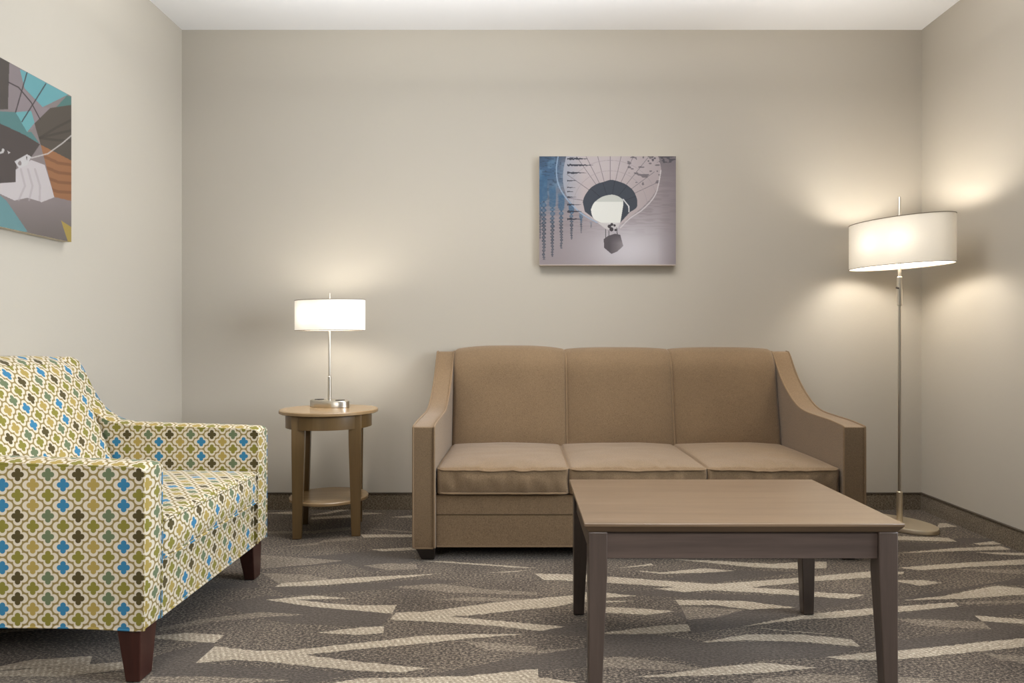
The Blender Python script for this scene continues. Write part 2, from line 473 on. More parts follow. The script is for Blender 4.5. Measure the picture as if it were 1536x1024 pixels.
for k in range(260):    # the same pattern carried on over the rest of the floor
    x, y = random.uniform(XL + 0.05, XR - 0.6), random.uniform(YF + 0.1, -0.05)
    L = random.uniform(0.3, 0.7); w = random.uniform(0.03, 0.07); s = random.choice((-1, 1)) * random.uniform(0.02, 0.14)
    poly = [(x, y), (x + L * 0.4, y + s * 0.5 - w / 2), (x + L, y + s - w), (x + L + 0.03 * random.choice((-1, 1)), y + s), (x + L * 0.4, y + s * 0.5 + w / 2)]
    if any(not (XL < a < XR and YF < b < 0) for a, b in poly): continue
    if any(in_frame(a, b) and not hidden(a, b) for a, b in poly): continue
    shard(poly, random.choice((1, 2, 3, 3)))
tag(mb.build('floor', [M['carpet'], M['carpet_smooth'], M['carpet_mid'], M['carpet_light']], flat=True), kind='structure')

# ------------------------------------------------------------------ sofa
SX = 0.511; HW = 0.99; AT = 0.1
so = thing('sofa', 'tan three-seat sofa with piped seams and sloping arms against the back wall', 'sofa', (SX, -0.5, 0))
off = (SX, -0.5, 0)
top_prof = [(-0.952, 0.585), (-0.93, 0.590), (-0.82, 0.599), (-0.68, 0.604), (-0.53, 0.612), (-0.43, 0.634), (-0.33, 0.680), (-0.24, 0.738), (-0.17, 0.800), (-0.11, 0.868), (-0.075, 0.900)]
curve = spline(top_prof, 6)
arm_prof = [(-0.945, 0.055), (-0.952, 0.10)] + curve + [(-0.03, 0.905), (-0.03, 0.055)]
for s in (-1, 1):
    xo, xi = SX + s * HW, SX + s * (HW - AT)
    mb = MB(); mb.extrude(arm_prof, 'x', min(xo, xi), max(xo, xi))
    arm = mb.build('arm', M['sofa'], so, off, bevel=0.010, seg=3)
    for x in (xo - s * 0.004, xi + s * 0.004):
        w = MB(); w.tube([(x, -0.948, 0.06), (x, -0.953, 0.10), (x, -0.954, 0.30)] + [(x, -0.9535, 0.55)] + [(x, y - 0.0005, z + 0.0015) for y, z in curve] + [(x, -0.04, 0.905)], 0.0042)
        w.build('piping', M['sofa_pipe'], arm, off)
    w = MB(); w.tube([(xo - s * 0.01, -0.944, 0.056), (xi + s * 0.01, -0.944, 0.056)], 0.0042)
    w.build('piping', M['sofa_pipe'], arm, off)
IX = HW - AT
# front rail with its horizontal seam
mb = MB(); mb.box(SX - IX - 0.004, SX + IX + 0.004, -0.918, -0.06, 0.052, 0.2845)
rail = mb.build('base_frame', M['sofa'], so, off, bevel=0.008)
w = MB(); w.tube([(SX - IX + 0.002, -0.9185, 0.197), (SX + IX - 0.002, -0.9185, 0.197)], 0.0022, 6); w.build('seam', M['seam'], rail, off)
w = MB(); w.tube([(SX - IX + 0.002, -0.9165, 0.056), (SX + IX - 0.002, -0.9165, 0.056)], 0.0042, 8); w.build('piping', M['sofa_pipe'], rail, off)
# back frame
mb = MB(); mb.box(SX - IX - 0.004, SX + IX + 0.004, -0.10, -0.028, 0.06, 0.870)
mb.build('back_frame', M['sofa'], so, off, bevel=0.03, seg=4)
# back cushions
bx = [SX - IX + 0.003, 0.243, 0.822, SX + IX - 0.003]
def back_y(t): return -0.245 + 0.115 * t   # front face, t = 0 at the seat, 1 at the top
for i in range(3):
    x0, x1 = bx[i], bx[i + 1]; cx, hx = (x0 + x1) / 2, (x1 - x0) / 2 + (0.010 if i == 1 else 0.006)
    z0, z1 = 0.36, 0.916
    hz = (z1 - z0) / 2; hy = 0.07
    def dfm(x, y, z, cx=cx, hx=hx, i=i):
        t = (z + hz) / (2 * hz)
        u = x / hx
        e = 1 - abs(u) ** 4
        b = 0.028 * (1 - (2 * t - 1) ** 4 * 0.9) * e + 0.012 * e
        b *= 1 if y < 0 else 0
        lift = (0.022 if i == 0 else 0.012) * (1 - abs(u) ** 3.0) * max(0, t) ** 3
        yy = back_y(t) + (hy + y) - b
        if t > 0.80: yy += 0.055 * ((t - 0.80) / 0.20) ** 2 * (1 if y < 0 else 0.2)
        yy += 0.003 * noise.noise(Vector((x * 5 + i * 3, z * 4, 1)))
        return (cx + x, yy, z0 + hz + z + lift)
    mb = MB(); soft_box(mb, hx, hy, hz, 0.026, dfm, 5, (18, 3, 20))
    c = mb.build('back_cushion', M['sofa'], so, off, angle=60)
    if i < 2:
        pts = []
        for k in range(25):
            t = k / 24; z = z0 + (z1 - z0) * t * 0.985 + 0.003
            y = back_y(t) - 0.000
            if t > 0.80: y += 0.055 * ((t - 0.80) / 0.20) ** 2
            if t > 0.93: y += 0.02 * ((t - 0.93) / 0.07) ** 2
            pts.append((x1, y - 0.002, z))
        w = MB(); w.tube(pts, 0.0058, 8); w.build('piping', M['sofa_pipe'], c, off)
# seat cushions
seams = [SX - IX + 0.004, 0.207, 0.813, SX + IX - 0.004]
for i in range(3):
    x0, x1 = seams[i] + 0.002, seams[i + 1] - 0.002
    cx, hx = (x0 + x1) / 2, (x1 - x0) / 2
    y0, y1, z0, z1 = -0.935, -0.17, 0.287, 0.405
    cy, hy, hz = (y0 + y1) / 2, (y1 - y0) / 2, (z1 - z0) / 2
    def dfm(x, y, z, cx=cx, cy=cy, hx=hx, hy=hy, hz=hz, i=i):
        u, v, t = x / hx, y / hy, z / hz
        e = (1 - u * u) * (1 - v * v)
        zz = z
        if t > 0:
            zz += t * 0.026 * e ** 0.6
            zz += t * 0.003 * noise.noise(Vector((cx * 7 + x * 7, y * 16, 2))) * min(1, e * 2)
            fr = max(0, (-v - 0.30) / 0.70)     # creases running back from the front welt
            zz += t * 0.009 * fr * (1 - u * u) * noise.noise(Vector((x * 26 + i * 9, y * 7, 5)))
            zz -= t * 0.004 * (1 - abs(u)) * max(0, -v) ** 6
        yy = y
        if v < -0.9:
            yy -= 0.014 * (1 - t * t) * (1 - u ** 4)
            yy -= 0.015 * noise.noise(Vector((x * 26 + i * 5, z * 9, 7))) * (1 - t * t)
        xx = x + (0.004 * (1 - t * t) * (1 if x > 0 else -1) if abs(u) > 0.95 and i == 1 else 0)
        return (cx + xx, cy + yy, (z0 + z1) / 2 + zz)
    mb = MB(); soft_box(mb, hx, hy, hz, 0.014, dfm, 3, (30, 24, 6))
    c = mb.build('seat_cushion', M['sofa'], so, off, angle=60)
    for zs in (1, -1):
        pts = []; r = 0.03
        zt = 0.80 * hz * zs
        per = []
        for qx, qy, a0 in ((hx - r, -hy + r, -90), (hx - r, hy - r, 0), (-hx + r, hy - r, 90), (-hx + r, -hy + r, 180)):
            for k in range(5):
                a = R(a0 + 90 * k / 4); per.append((qx + r * math.cos(a), qy + r * math.sin(a)))
        full = []
        for k in range(len(per)):
            a, b = per[k], per[(k + 1) % len(per)]
            L = math.hypot(b[0] - a[0], b[1] - a[1]); n = max(1, int(L / 0.03))
            full += [(a[0] + (b[0] - a[0]) * q / n, a[1] + (b[1] - a[1]) * q / n) for q in range(n)]
        for x, y in full:
            p = dfm(max(-hx, min(hx, x)), max(-hy, min(hy, y)), zt)
            pts.append((p[0], p[1] - (0.002 if y < 0 else 0), p[2] + 0.004 * zs))
        w = MB(); w.tube(pts, 0.0045, 8, closed=True); w.build('piping', M['sofa_pipe'], c, off)
for sx in (-1, 1):
    for y in (-0.90, -0.10):
        x = SX + sx * (HW - 0.055); a, b = 0.043, 0.028
        dx = sx * 0.010
        mb = MB(); mb.frustum([(x - b - dx, y - b), (x + b - dx, y - b), (x + b - dx, y + b), (x - b - dx, y + b)], [(x - a, y - a), (x + a, y - a), (x + a, y + a), (x - a, y + a)], 0.0015, 0.056)
        mb.build('leg', M['black'], so, off, bevel=0.003)

# ------------------------------------------------------------------ armchair
CXc, CYc = -1.485, -1.58
ch = thing('armchair', 'patterned armchair with blue, olive and cream quatrefoil fabric at the left wall', 'armchair', (CXc, CYc, 0))
off = (CXc, CYc, 0)
YN, YFa, CT = -2.05, -1.11, 0.1
XF = -1.058
ctop = spline([(XF, 0.596), (-1.085, 0.606), (-1.2, 0.611), (-1.4, 0.617), (-1.56, 0.623), (-1.635, 0.634), (-1.69, 0.660), (-1.737, 0.702), (-1.781, 0.775), (-1.818, 0.850), (-1.845, 0.886)], 6)
cbot = spline([(-1.915, 0.150), (-1.75, 0.158), (-1.5, 0.163), (-1.25, 0.161), (XF, 0.152)], 5)
chair_prof = cbot + [(XF - 0.001, 0.35)] + ctop + [(-1.922, 0.886)]
for y0, y1 in ((YN, YN + CT), (YFa - CT, YFa)):
    mb = MB(); secs = []
    for q in range(11):
        f = q / 10; c = 0.013 * (1 - abs(2 * f - 1) ** 2.2)
        sec = []
        for (x, z) in chair_prof:
            gx = max(0, min(1, (z - 0.16) / 0.05)) if x > XF - 0.035 else 0
            gz = 1 if z > 0.59 else 0
            sec.append((x + c * gx, y0 + (y1 - y0) * f, z + c * gz))
        secs.append(sec)
    mb.rings(secs)
    arm = mb.build('arm', M['quatre'], ch, off, bevel=0.004, seg=2, uv=True, angle=50)
    for yy in (y0 + 0.003, y1 - 0.003):
        w = MB(); w.tube([(x, yy, z) for x, z in cbot] + [(XF + 0.0015, yy, 0.36)] + [(x + (0.0015 if k == 0 else 0), yy, z + 0.001) for k, (x, z) in enumerate(ctop)], 0.0042)
        w.build('piping', M['quatre'], arm, off, uv=True)
yi0, yi1 = YN + CT + 0.002, YFa - CT - 0.002
# front rail and underframe
mb = MB(); mb.box(-1.90, XF - 0.010, yi0 - 0.006, yi1 + 0.006, 0.145, 0.314)
rail = mb.build('base_frame', M['quatre'], ch, off, bevel=0.012, uv=True)
w = MB(); w.tube([(XF - 0.0105, yi0, 0.148), (XF - 0.0105, yi1, 0.148)], 0.004); w.build('piping', M['quatre'], rail, off, uv=True)
# seat cushion
x0, x1, z0, z1 = -1.66, XF + 0.006, 0.319, 0.442
cx, hx, cy, hy, hz = (x0 + x1) / 2, (x1 - x0) / 2, (yi0 + yi1) / 2, (yi1 - yi0) / 2, (z1 - z0) / 2
def sdf_(x, y, z):
    u, v, t = x / hx, y / hy, z / hz
    e = max(0, (1 - u * u) * (1 - v * v)); zz = z
    if t > 0: zz += t * (0.030 * e ** 0.6 + 0.003 * noise.noise(Vector((x * 8, y * 8, 3))) * min(1, e * 2))
    xx = x
    if u > 0.9:
        xx += 0.014 * (1 - t * t) * (1 - v ** 4) + 0.004 * noise.noise(Vector((1, y * 18, z * 3))) * (1 - t * t)
    return (cx + xx, cy + y, (z0 + z1) / 2 + zz)
mb = MB(); soft_box(mb, hx, hy, hz, 0.016, sdf_, 3, (22, 22, 6))
seat = mb.build('seat_cushion', M['quatre'], ch, off, angle=60, uv=True)
for zs in (1, -1):
    pts = []
    for k in range(31):
        y = -hy + 2 * hy * k / 30; p = sdf_(hx, y, 0.84 * hz * zs); pts.append((p[0] + 0.0005, p[1], p[2] + 0.003 * zs))
    w = MB(); w.tube(pts, 0.0045); w.build('piping', M['quatre'], seat, off, uv=True)
# back
z0, z1 = 0.40, 0.898; hz = (z1 - z0) / 2; hx = 0.075
def bdf(x, y, z):
    t = (z + hz) / (2 * hz); v = y / hy
    front = -1.585 - 0.20 * t
    e = (1 - v ** 4)
    xx = front - (hx - x)
    if x > 0: xx += 0.028 * e * (1 - (2 * t - 1) ** 2 * 0.8) - 0.035 * max(0, (t - 0.75) / 0.25) ** 2
    if x < 0: xx = max(xx - 0.02, -1.935) if t > .5 else xx
    lift = 0.010 * (1 - abs(v) ** 3) * t ** 2
    return (xx, cy + y, z0 + hz + z + lift)
mb = MB(); soft_box(mb, hx, hy + 0.002, hz, 0.04, bdf, 4, (3, 18, 18))
mb.build('backrest', M['quatre'], ch, off, angle=60, uv=True)
mb = MB(); mb.box(-1.93, -1.87, yi0 - 0.004, yi1 + 0.004, 0.15, 0.86)
mb.build('back_frame', M['quatre'], ch, off, bevel=0.02, uv=True)
# legs: outer faces straight, inner faces tapering
for sy, yo in ((1, YN + 0.012), (-1, YFa - 0.012)):
    for sx, xo in ((-1, XF - 0.014), (1, -1.905)):
        def corners(w, e):
            xs = sorted((xo + sx * e, xo + sx * (e + w))); ys = sorted((yo + sy * e, yo + sy * (e + w + 0.026)))
            return [(xs[0], ys[0]), (xs[1], ys[0]), (xs[1], ys[1]), (xs[0], ys[1])]
        mb = MB(); mb.frustum(corners(0.040, 0.004), corners(0.068, 0), 0.0015, 0.160)
        mb.build('leg', M['cherry'], ch, off, bevel=0.003)

# ------------------------------------------------------------------ coffee table
tx0, tx1, ty0, ty1, th = 0.169, 1.037, -2.109, -1.5, 0.467
ct = thing('coffee_table', 'rectangular dark walnut coffee table on square tapered legs in front of the sofa', 'table', ((tx0 + tx1) / 2, (ty0 + ty1) / 2, 0))
off = tuple(ct.location)
mb = MB()
def rect(e): return [(tx0 + e, ty0 + e), (tx1 - e, ty0 + e), (tx1 - e, ty1 - e), (tx0 + e, ty1 - e)]
mb.rings([[(x, y, z) for x, y in rect(e)] for e, z in ((0.014, th - 0.026), (0.0, th - 0.0075), (0.0, th - 0.0015), (0.0015, th))])
tp = mb.build('tabletop', M['top'], ct, off, bevel=0.0008, seg=2)
i = 0.012; A = 0.052; B_ = 0.037
for sx, x in ((1, tx0 + i), (-1, tx1 - i)):
    for sy, y in ((1, ty0 + i), (-1, ty1 - i)):
        def cs(w):
            xs = sorted((x, x + sx * w)); ys = sorted((y, y + sy * w))
            return [(xs[0], ys[0]), (xs[1], ys[0]), (xs[1], ys[1]), (xs[0], ys[1])]
        mb = MB(); mb.rings([[(a, b, z) for a, b in cs(w)] for w, z in ((B_, 0.0015), (A, 0.33), (A, th - 0.0265))])
        mb.build('leg', M['table_leg'], ct, off, bevel=0.003)
az0, az1, ai = 0.366, th - 0.0255, i + 0.009
def apron(a0, a1, b0, b1):
    m = MB(); m.box(a0, a1, b0, b1, az0, az1); m.build('apron', M['apron'], ct, off, bevel=0.0015)
apron(tx0 + i + A, tx1 - i - A, ty0 + ai, ty0 + ai + 0.02)
apron(tx0 + i + A, tx1 - i - A, ty1 - ai - 0.02, ty1 - ai)
apron(tx0 + ai, tx0 + ai + 0.02, ty0 + i + A, ty1 - i - A)
apron(tx1 - ai - 0.02, tx1 - ai, ty0 + i + A, ty1 - i - A)

# ------------------------------------------------------------------ round side table
st = thing('side_table', 'small round brown wooden side table with a lower shelf, left of the sofa', 'table', (-0.985, -0.43, 0), R(11))
mb = MB(); mb.lathe([(0.0, 0.598), (0.238, 0.598), (0.245, 0.602), (0.245, 0.613), (0.242, 0.617), (0.0, 0.617)], 72, cap=False)
mb.build('tabletop', M['side_top'], st)
mb = MB(); mb.lathe([(0.198, 0.530), (0.213, 0.530), (0.213, 0.599), (0.198, 0.599), (0.198, 0.530)], 72, cap=False)
mb.build('apron', M['side_wood'], st)
for sx in (-1, 1):
    for sy in (-1, 1):
        def cs(w, e, hw):
            xs = sorted((sx * e, sx * (e - hw))); ys = sorted((sy * e, sy * (e - hw)))
            return [(xs[0], ys[0]), (xs[1], ys[0]), (xs[1], ys[1]), (xs[0], ys[1])]
        mb = MB(); mb.rings([[(a, b, z) for a, b in cs(0, e, w)] for e, w, z in ((0.160, 0.042, 0.0015), (0.1645, 0.060, 0.45), (0.165, 0.062, 0.599))])
        mb.build('leg', M['side_wood'], st, bevel=0.002)
mb = MB(); mb.lathe([(0.0, 0.160), (0.192, 0.160), (0.196, 0.163), (0.196, 0.174), (0.193, 0.177), (0.0, 0.177)], 72, cap=False)
mb.build('shelf', M['side_top'], st)

# ------------------------------------------------------------------ lamps
def oval(mb, a, b, prof, n=72, cap=True): mb.lathe(prof, n, 0, 0, a, b, cap)
def add_bulb(root, x, y, z, power, rad, color):
    b = MB(); b.lathe([(0.012, z - 0.06), (0.013, z - 0.035), (0.024, z - 0.01), (0.029, z + 0.01), (0.024, z + 0.03), (0.010, z + 0.04)], 16, x, y)
    b.build('bulb', M['bulb'], root)
    for dx in (-1, 1):
        L = bpy.data.lights.new('bulb_glow', 'POINT'); L.energy = power / 2; L.shadow_soft_size = rad; L.color = color
        o = bpy.data.objects.new('bulb_glow', L); COL.objects.link(o); o.parent = root; o.location = (x + dx * 0.075, y, z + 0.005)

WARM = (1.0, 0.95, 0.87)
# table lamp
tl = thing('table_lamp', 'brushed nickel table lamp with a lit white oval shade on the round side table', 'lamp', (-1.012, -0.325, 0.6172), R(-24))
mb = MB(); oval(mb, 0.118, 0.066, [(0.98, 0.0), (1.0, 0.002), (1.0, 0.031), (0.97, 0.035), (0.0, 0.035)], cap=True)
base = mb.build('base', M['nickel'], tl, bevel=0)
for x in (-0.068, 0.068):
    m = MB(); m.box(x - 0.017, x + 0.017, -0.018, 0.018, 0.034, 0.0385); m.build('power_outlet', M['outlet'], base, bevel=0.001)['label'] = 'dark power outlet'
m = MB(); m.lathe([(0.0092, 0.034), (0.0092, 0.158), (0.0075, 0.160)], 20); stem = m.build('collar', M['nickel'], tl)
m = MB(); m.lathe([(0.0062, 0.158), (0.0062, 0.50)], 16); m.build('stem', M['nickel'], tl)
m = MB(); oval(m, 0.212, 0.115, [(1, 0.401), (1, 0.559)], 96, cap=False)
shd = m.build('lamp_shade', M['shade'], tl)
for z in (0.401, 0.559):
    m = MB(); m.tube([(0.212 * math.cos(2 * math.pi * k / 72), 0.115 * math.sin(2 * math.pi * k / 72), z) for k in range(72)], 0.0016, 6, True); m.build('shade_rim', M['rim'], shd)
m = MB(); m.tube([(-0.211, 0, 0.552), (0.211, 0, 0.552)], 0.002, 6); m.tube([(0, -0.114, 0.552), (0, 0.114, 0.552)], 0.002, 6); m.build('spider', M['nickel'], tl)
m = MB(); m.lathe([(0.0045, 0.50), (0.0045, 0.596), (0.003, 0.598)], 12); m.build('finial', M['nickel'], tl)
add_bulb(tl, 0.0, -0.045, 0.480, 4.6, 0.05, WARM)

# floor lamp
fl = thing('floor_lamp', 'tall slim metal floor lamp with a lit cream oval shade in the right corner', 'lamp', (1.962, -0.37, 0), R(-62))
mb = MB(); oval(mb, 0.195, 0.125, [(0.985, 0.0015), (1.0, 0.004), (1.0, 0.020), (0.985, 0.024), (0.0, 0.024)])
mb.build('base', M['champagne'], fl)
m = MB(); m.lathe([(0.0145, 0.023), (0.0145, 0.180), (0.0125, 0.182)], 20); m.build('collar', M['champagne'], fl)
m = MB(); m.lathe([(0.0082, 0.178), (0.0082, 1.50)], 16); m.build('pole', M['nickel'], fl)
m = MB(); m.lathe([(0.0105, 1.147), (0.0130, 1.150), (0.0130, 1.294), (0.0105, 1.297)], 20); cl = m.build('socket_sleeve', M['nickel'], fl)
k = MB(); k.tube([(0.0, -0.011, 1.238), (0.0, -0.024, 1.238)], 0.006, 10); k.build('switch_knob', M['outlet'], cl)['label'] = 'small black switch knob'
m = MB(); oval(m, 0.280, 0.142, [(1, 1.350), (1, 1.588)], 96, cap=False)
shd = m.build('lamp_shade', M['shade2'], fl)
for z in (1.350, 1.588):
    m = MB(); m.tube([(0.280 * math.cos(2 * math.pi * q / 72), 0.142 * math.sin(2 * math.pi * q / 72), z) for q in range(72)], 0.002, 6, True); m.build('shade_rim', M['rim'], shd)
m = MB(); m.tube([(-0.279, 0, 1.580), (0.279, 0, 1.580)], 0.0025, 6); m.tube([(0, -0.141, 1.580), (0, 0.141, 1.580)], 0.0025, 6); m.build('spider', M['nickel'], fl)
m = MB(); m.lathe([(0.0078, 1.50), (0.0078, 1.708), (0.006, 1.711)], 14); m.build('finial', M['nickel'], fl)
add_bulb(fl, 0.0, -0.06, 1.47, 12.5, 0.055, WARM)

# ------------------------------------------------------------------ canvas prints
def inside(poly, x, y):
    """vectorised point in polygon"""
    r = np.zeros(x.shape, bool); n = len(poly)
    for i in range(n):
        (x1, y1), (x2, y2) = poly[i], poly[(i + 1) % n]
        if y1 == y2: continue
        c = ((y1 > y) != (y2 > y)) & (x < (x2 - x1) * (y - y1) / (y2 - y1) + x1)
        r ^= c
    return r
def seg_dist(x, y, pts):
    d = np.full(x.shape, 1e9)
    for (x1, y1), (x2, y2) in zip(pts[:-1], pts[1:]):
        dx, dy = x2 - x1, y2 - y1
        t = np.clip(((x - x1) * dx + (y - y1) * dy) / (dx * dx + dy * dy), 0, 1)
        d = np.minimum(d, np.hypot(x - x1 - t * dx, y - y1 - t * dy))
    return d
rng = np.random.default_rng(3)
def vnoise(x, y, sx, sy, seed):
    r = np.random.default_rng(seed).random((256, 256))
    X, Y = x / sx, y / sy; x0, y0 = np.floor(X).astype(int), np.floor(Y).astype(int); fx, fy = X - x0, Y - y0
    fx = fx * fx * (3 - 2 * fx); fy = fy * fy * (3 - 2 * fy)
    g = lambda a, b: r[(y0 + b) % 256, (x0 + a) % 256]
    return (g(0, 0) * (1 - fx) + g(1, 0) * fx) * (1 - fy) + (g(0, 1) * (1 - fx) + g(1, 1) * fx) * fy
def over(img, mask, col, a=1.0):
    m = np.asarray(mask, float) * a
    img[:] = img * (1 - m[..., None]) + np.asarray(col, float) * m[..., None]

def paint_balloon(x, y):
    """x, y run over a 1000 x 800 sheet, y downwards"""
    x = x + 97; y = y + 117
    img = np.zeros(x.shape + (3,)) + np.array([142, 132, 135])
    g = np.exp(-(((x - 760) / 330) ** 2 + ((y - 800) / 230) ** 2)); over(img, g, (206, 202, 208), 0.85)
    g = np.clip((350 - y) / 260, 0, 1) * np.clip((x - 700) / 250, 0, 1); over(img, g, (104, 98, 102), 0.9)
    over(img, np.clip((x - 960) / 140, 0, 1), (118, 108, 112), 0.6)
    n = vnoise(x, y, 60, 7, 1); over(img, np.clip((n - 0.45) * 4, 0, 1) * np.clip((720 - y) / 250, 0, 1), (118, 108, 112), 0.4)
    # blue haze at the upper left
    nb = vnoise(x, y, 34, 46, 2); nb2 = vnoise(x, y, 18, 8, 3); nb3 = vnoise(x, y, 90, 60, 4)
    m = np.clip((345 - x) / 150, 0, 1) * np.clip((560 - y) / 300, 0, 1)
    over(img, m, (60, 90, 120), 0.92); over(img, m * np.clip((nb - 0.45) * 4, 0, 1), (108, 140, 168), 0.55)
    over(img, m * np.clip((nb3 - 0.5) * 4, 0, 1), (56, 76, 98), 0.6); over(img, m * np.clip((nb2 - 0.62) * 8, 0, 1), (40, 54, 72), 0.55)
    over(img, (x < 330) * np.clip((165 - y) / 60, 0, 1), (58, 66, 78), 0.6)
    # hanging beaded columns
    for cx, y0, y1, w, ph in ((130, 230, 872, 30, 0.), (193, 320, 850, 27, 1.), (258, 370, 792, 25, 2.), (332, 430, 725, 22, .5), (404, 520, 680, 15, 1.5), (476, 590, 640, 10, 0.), (104, 330, 720, 18, 2.5)):
        t = np.clip((y - y0) / (y1 - y0), 0, 1); on = np.clip((y - y0) / 40, 0, 1) * (y < y1)
        wob = 5 * (vnoise(x * 0 + cx, y, 10, 22, 9) - 0.5)
        bead = np.abs(np.sin(y / (17 - 6 * t) + ph + 2 * vnoise(x * 0 + cx, y, 30, 40, 8)))
        ww = w * (1 - 0.55 * t ** 2) * np.where(t > 0.30, 0.22 + 0.62 * bead, 1.0)
        ax = np.abs(x - cx - wob)
        body = np.clip((ww - ax) / 4, 0, 1) * on
        blue = np.clip((0.62 - t) * 4, 0, 1)[..., None]
        c = blue * np.array([58, 92, 122]) + (1 - blue) * np.array([46, 54, 66])
        fade = (0.95 - 0.2 * t) * (0.6 + 0.4 * vnoise(x, y, 9, 7, 40))
        k = (body * fade)[..., None]; img[:] = img * (1 - k) + c * k
        hole = np.clip((ww * 0.45 - ax) / 3, 0, 1) * on * (t > 0.34) * (bead > 0.75)
        over(img, hole, (122, 128, 140), 0.35)
        over(img, body * (bead < 0.3) * (t > 0.3), (44, 48, 58), 0.5)
    # envelope
    env = [(300, 60), (276, 200), (270, 300), (300, 410), (360, 490), (440, 545), (530, 605), (585, 645), (680, 620), (760, 560), (860, 480), (940, 385), (980, 290), (988, 200), (960, 60)]
    env = spline(env[1:-1], 8); env = [(env[0][0] + 30, 60)] + env + [(env[-1][0] - 30, 60)]
    e = inside(env, x, y)
    over(img, e, (180, 168, 168)); over(img, e * np.clip((320 - y) / 120, 0, 1), (188, 178, 179), 0.6)
    over(img, e * np.clip((x - 640) / 350, 0, 1), (150, 138, 140), 0.55)
    over(img, e * np.clip((420 - x) / 150, 0, 1), (120, 140, 162), 0.5)
    for bx, by in ((300, 250), (370, 120), (440, 120), (520, 100), (616, 90), (700, 100), (790, 110), (890, 130), (940, 230), (980, 300), (300, 420)):
        over(img, e & (seg_dist(x, y, [(bx, by), (616, 470)]) < 2.2), (110, 104, 110), 0.8)
    for rr in (270, 350):
        over(img, e & (np.abs(np.hypot((x - 616), (y - 480) * 1.05) - rr) < 1.8), (150, 142, 146), 0.7)
    over(img, e & (vnoise(x, y, 26, 14, 12) > 0.76) & (x > 740) & (y < 330), (92, 86, 92), 0.7)
    # pale left arcs and right rim
    over(img, (seg_dist(x, y, spline([(235, 117), (222, 220), (240, 330), (300, 430), (400, 530), (520, 600)], 6)) < 5), (150, 172, 196), 0.7)
    over(img, (seg_dist(x, y, spline([(988, 220), (950, 390), (860, 500), (760, 570), (690, 640)], 6)) < 4), (204, 196, 198), 0.8)
    # dark wisps over the left of the envelope
    for cy_, xr in ((135, 470), (182, 500), (238, 450), (295, 380), (345, 365), (375, 365), (415, 375), (470, 420), (520, 425), (575, 415)):
        over(img, (np.abs(y - cy_) < 9 * (0.3 + vnoise(x, y, 12, 6, 20)) * np.clip((xr - x) / 110, 0, 1)) & (x > 300) & (x < xr), (46, 48, 58), 0.85)
    over(img, (y < 165) & (x > 890) & (vnoise(x, y, 16, 10, 22) > 0.6), (70, 68, 74), 0.8)
    # dark skirt and bright mouth
    skirt = [(415, 450), (430, 405), (470, 350), (520, 318), (570, 303), (620, 289), (675, 300), (730, 322), (780, 362), (806, 410), (815, 450), (808, 492), (760, 525), (690, 602), (640, 610), (560, 600), (490, 565), (430, 520)]
    skirt = spline(skirt[:13], 6) + skirt[13:]
    over(img, inside(skirt, x, y), (62, 67, 76))
    for bx, by in ((470, 350), (560, 303), (650, 296), (740, 330), (800, 410)):
        over(img, inside(skirt, x, y) & (seg_dist(x, y, [(bx, by), (616, 480)]) < 2), (46, 50, 58), 0.8)
    mouth = [(475, 505), (500, 455), (560, 412), (640, 398), (705, 430), (712, 470), (690, 602), (640, 612), (560, 604), (500, 575), (480, 540)]
    mouth = spline(mouth[:6], 6) + spline(mouth[6:], 6)
    over(img, inside(mouth, x, y), (218, 218, 212)); over(img, inside(mouth, x, y) & (y < 450), (190, 192, 186))
    over(img, seg_dist(x, y, [(712, 432), (752, 482), (754, 522)]) < 4, (206, 204, 204))
    over(img, inside([(520, 600), (690, 600), (670, 650), (590, 650)], x, y), (196, 192, 192), 0.8)
    # people and basket
    for px, py, rr in ((610, 628, 13), (628, 615, 11), (648, 622, 9), (625, 650, 15), (655, 655, 9)):
        over(img, np.hypot(x - px, y - py) < rr, (52, 46, 50), 0.9)
    over(img, seg_dist(x, y, [(583, 652), (583, 715), (606, 700), (606, 660)]) < 3, (70, 66, 70))
    over(img, seg_dist(x, y, [(664, 640), (668, 690)]) < 3, (80, 76, 80))
    bask = [(568, 722), (600, 698), (650, 682), (690, 690), (712, 772), (668, 812), (625, 830), (572, 785)]
    bm_ = inside(bask, x, y); over(img, bm_, (84, 78, 82)); over(img, bm_ * np.clip((x - 610) / 110, 0, 1) * np.clip((y - 690) / 60, 0, 1), (168, 160, 164), 0.75)
    over(img, (seg_dist(x, y, [(98, 913), (1095, 913)]) < 8), (196, 182, 166), 0.6)
    return img * 0.95

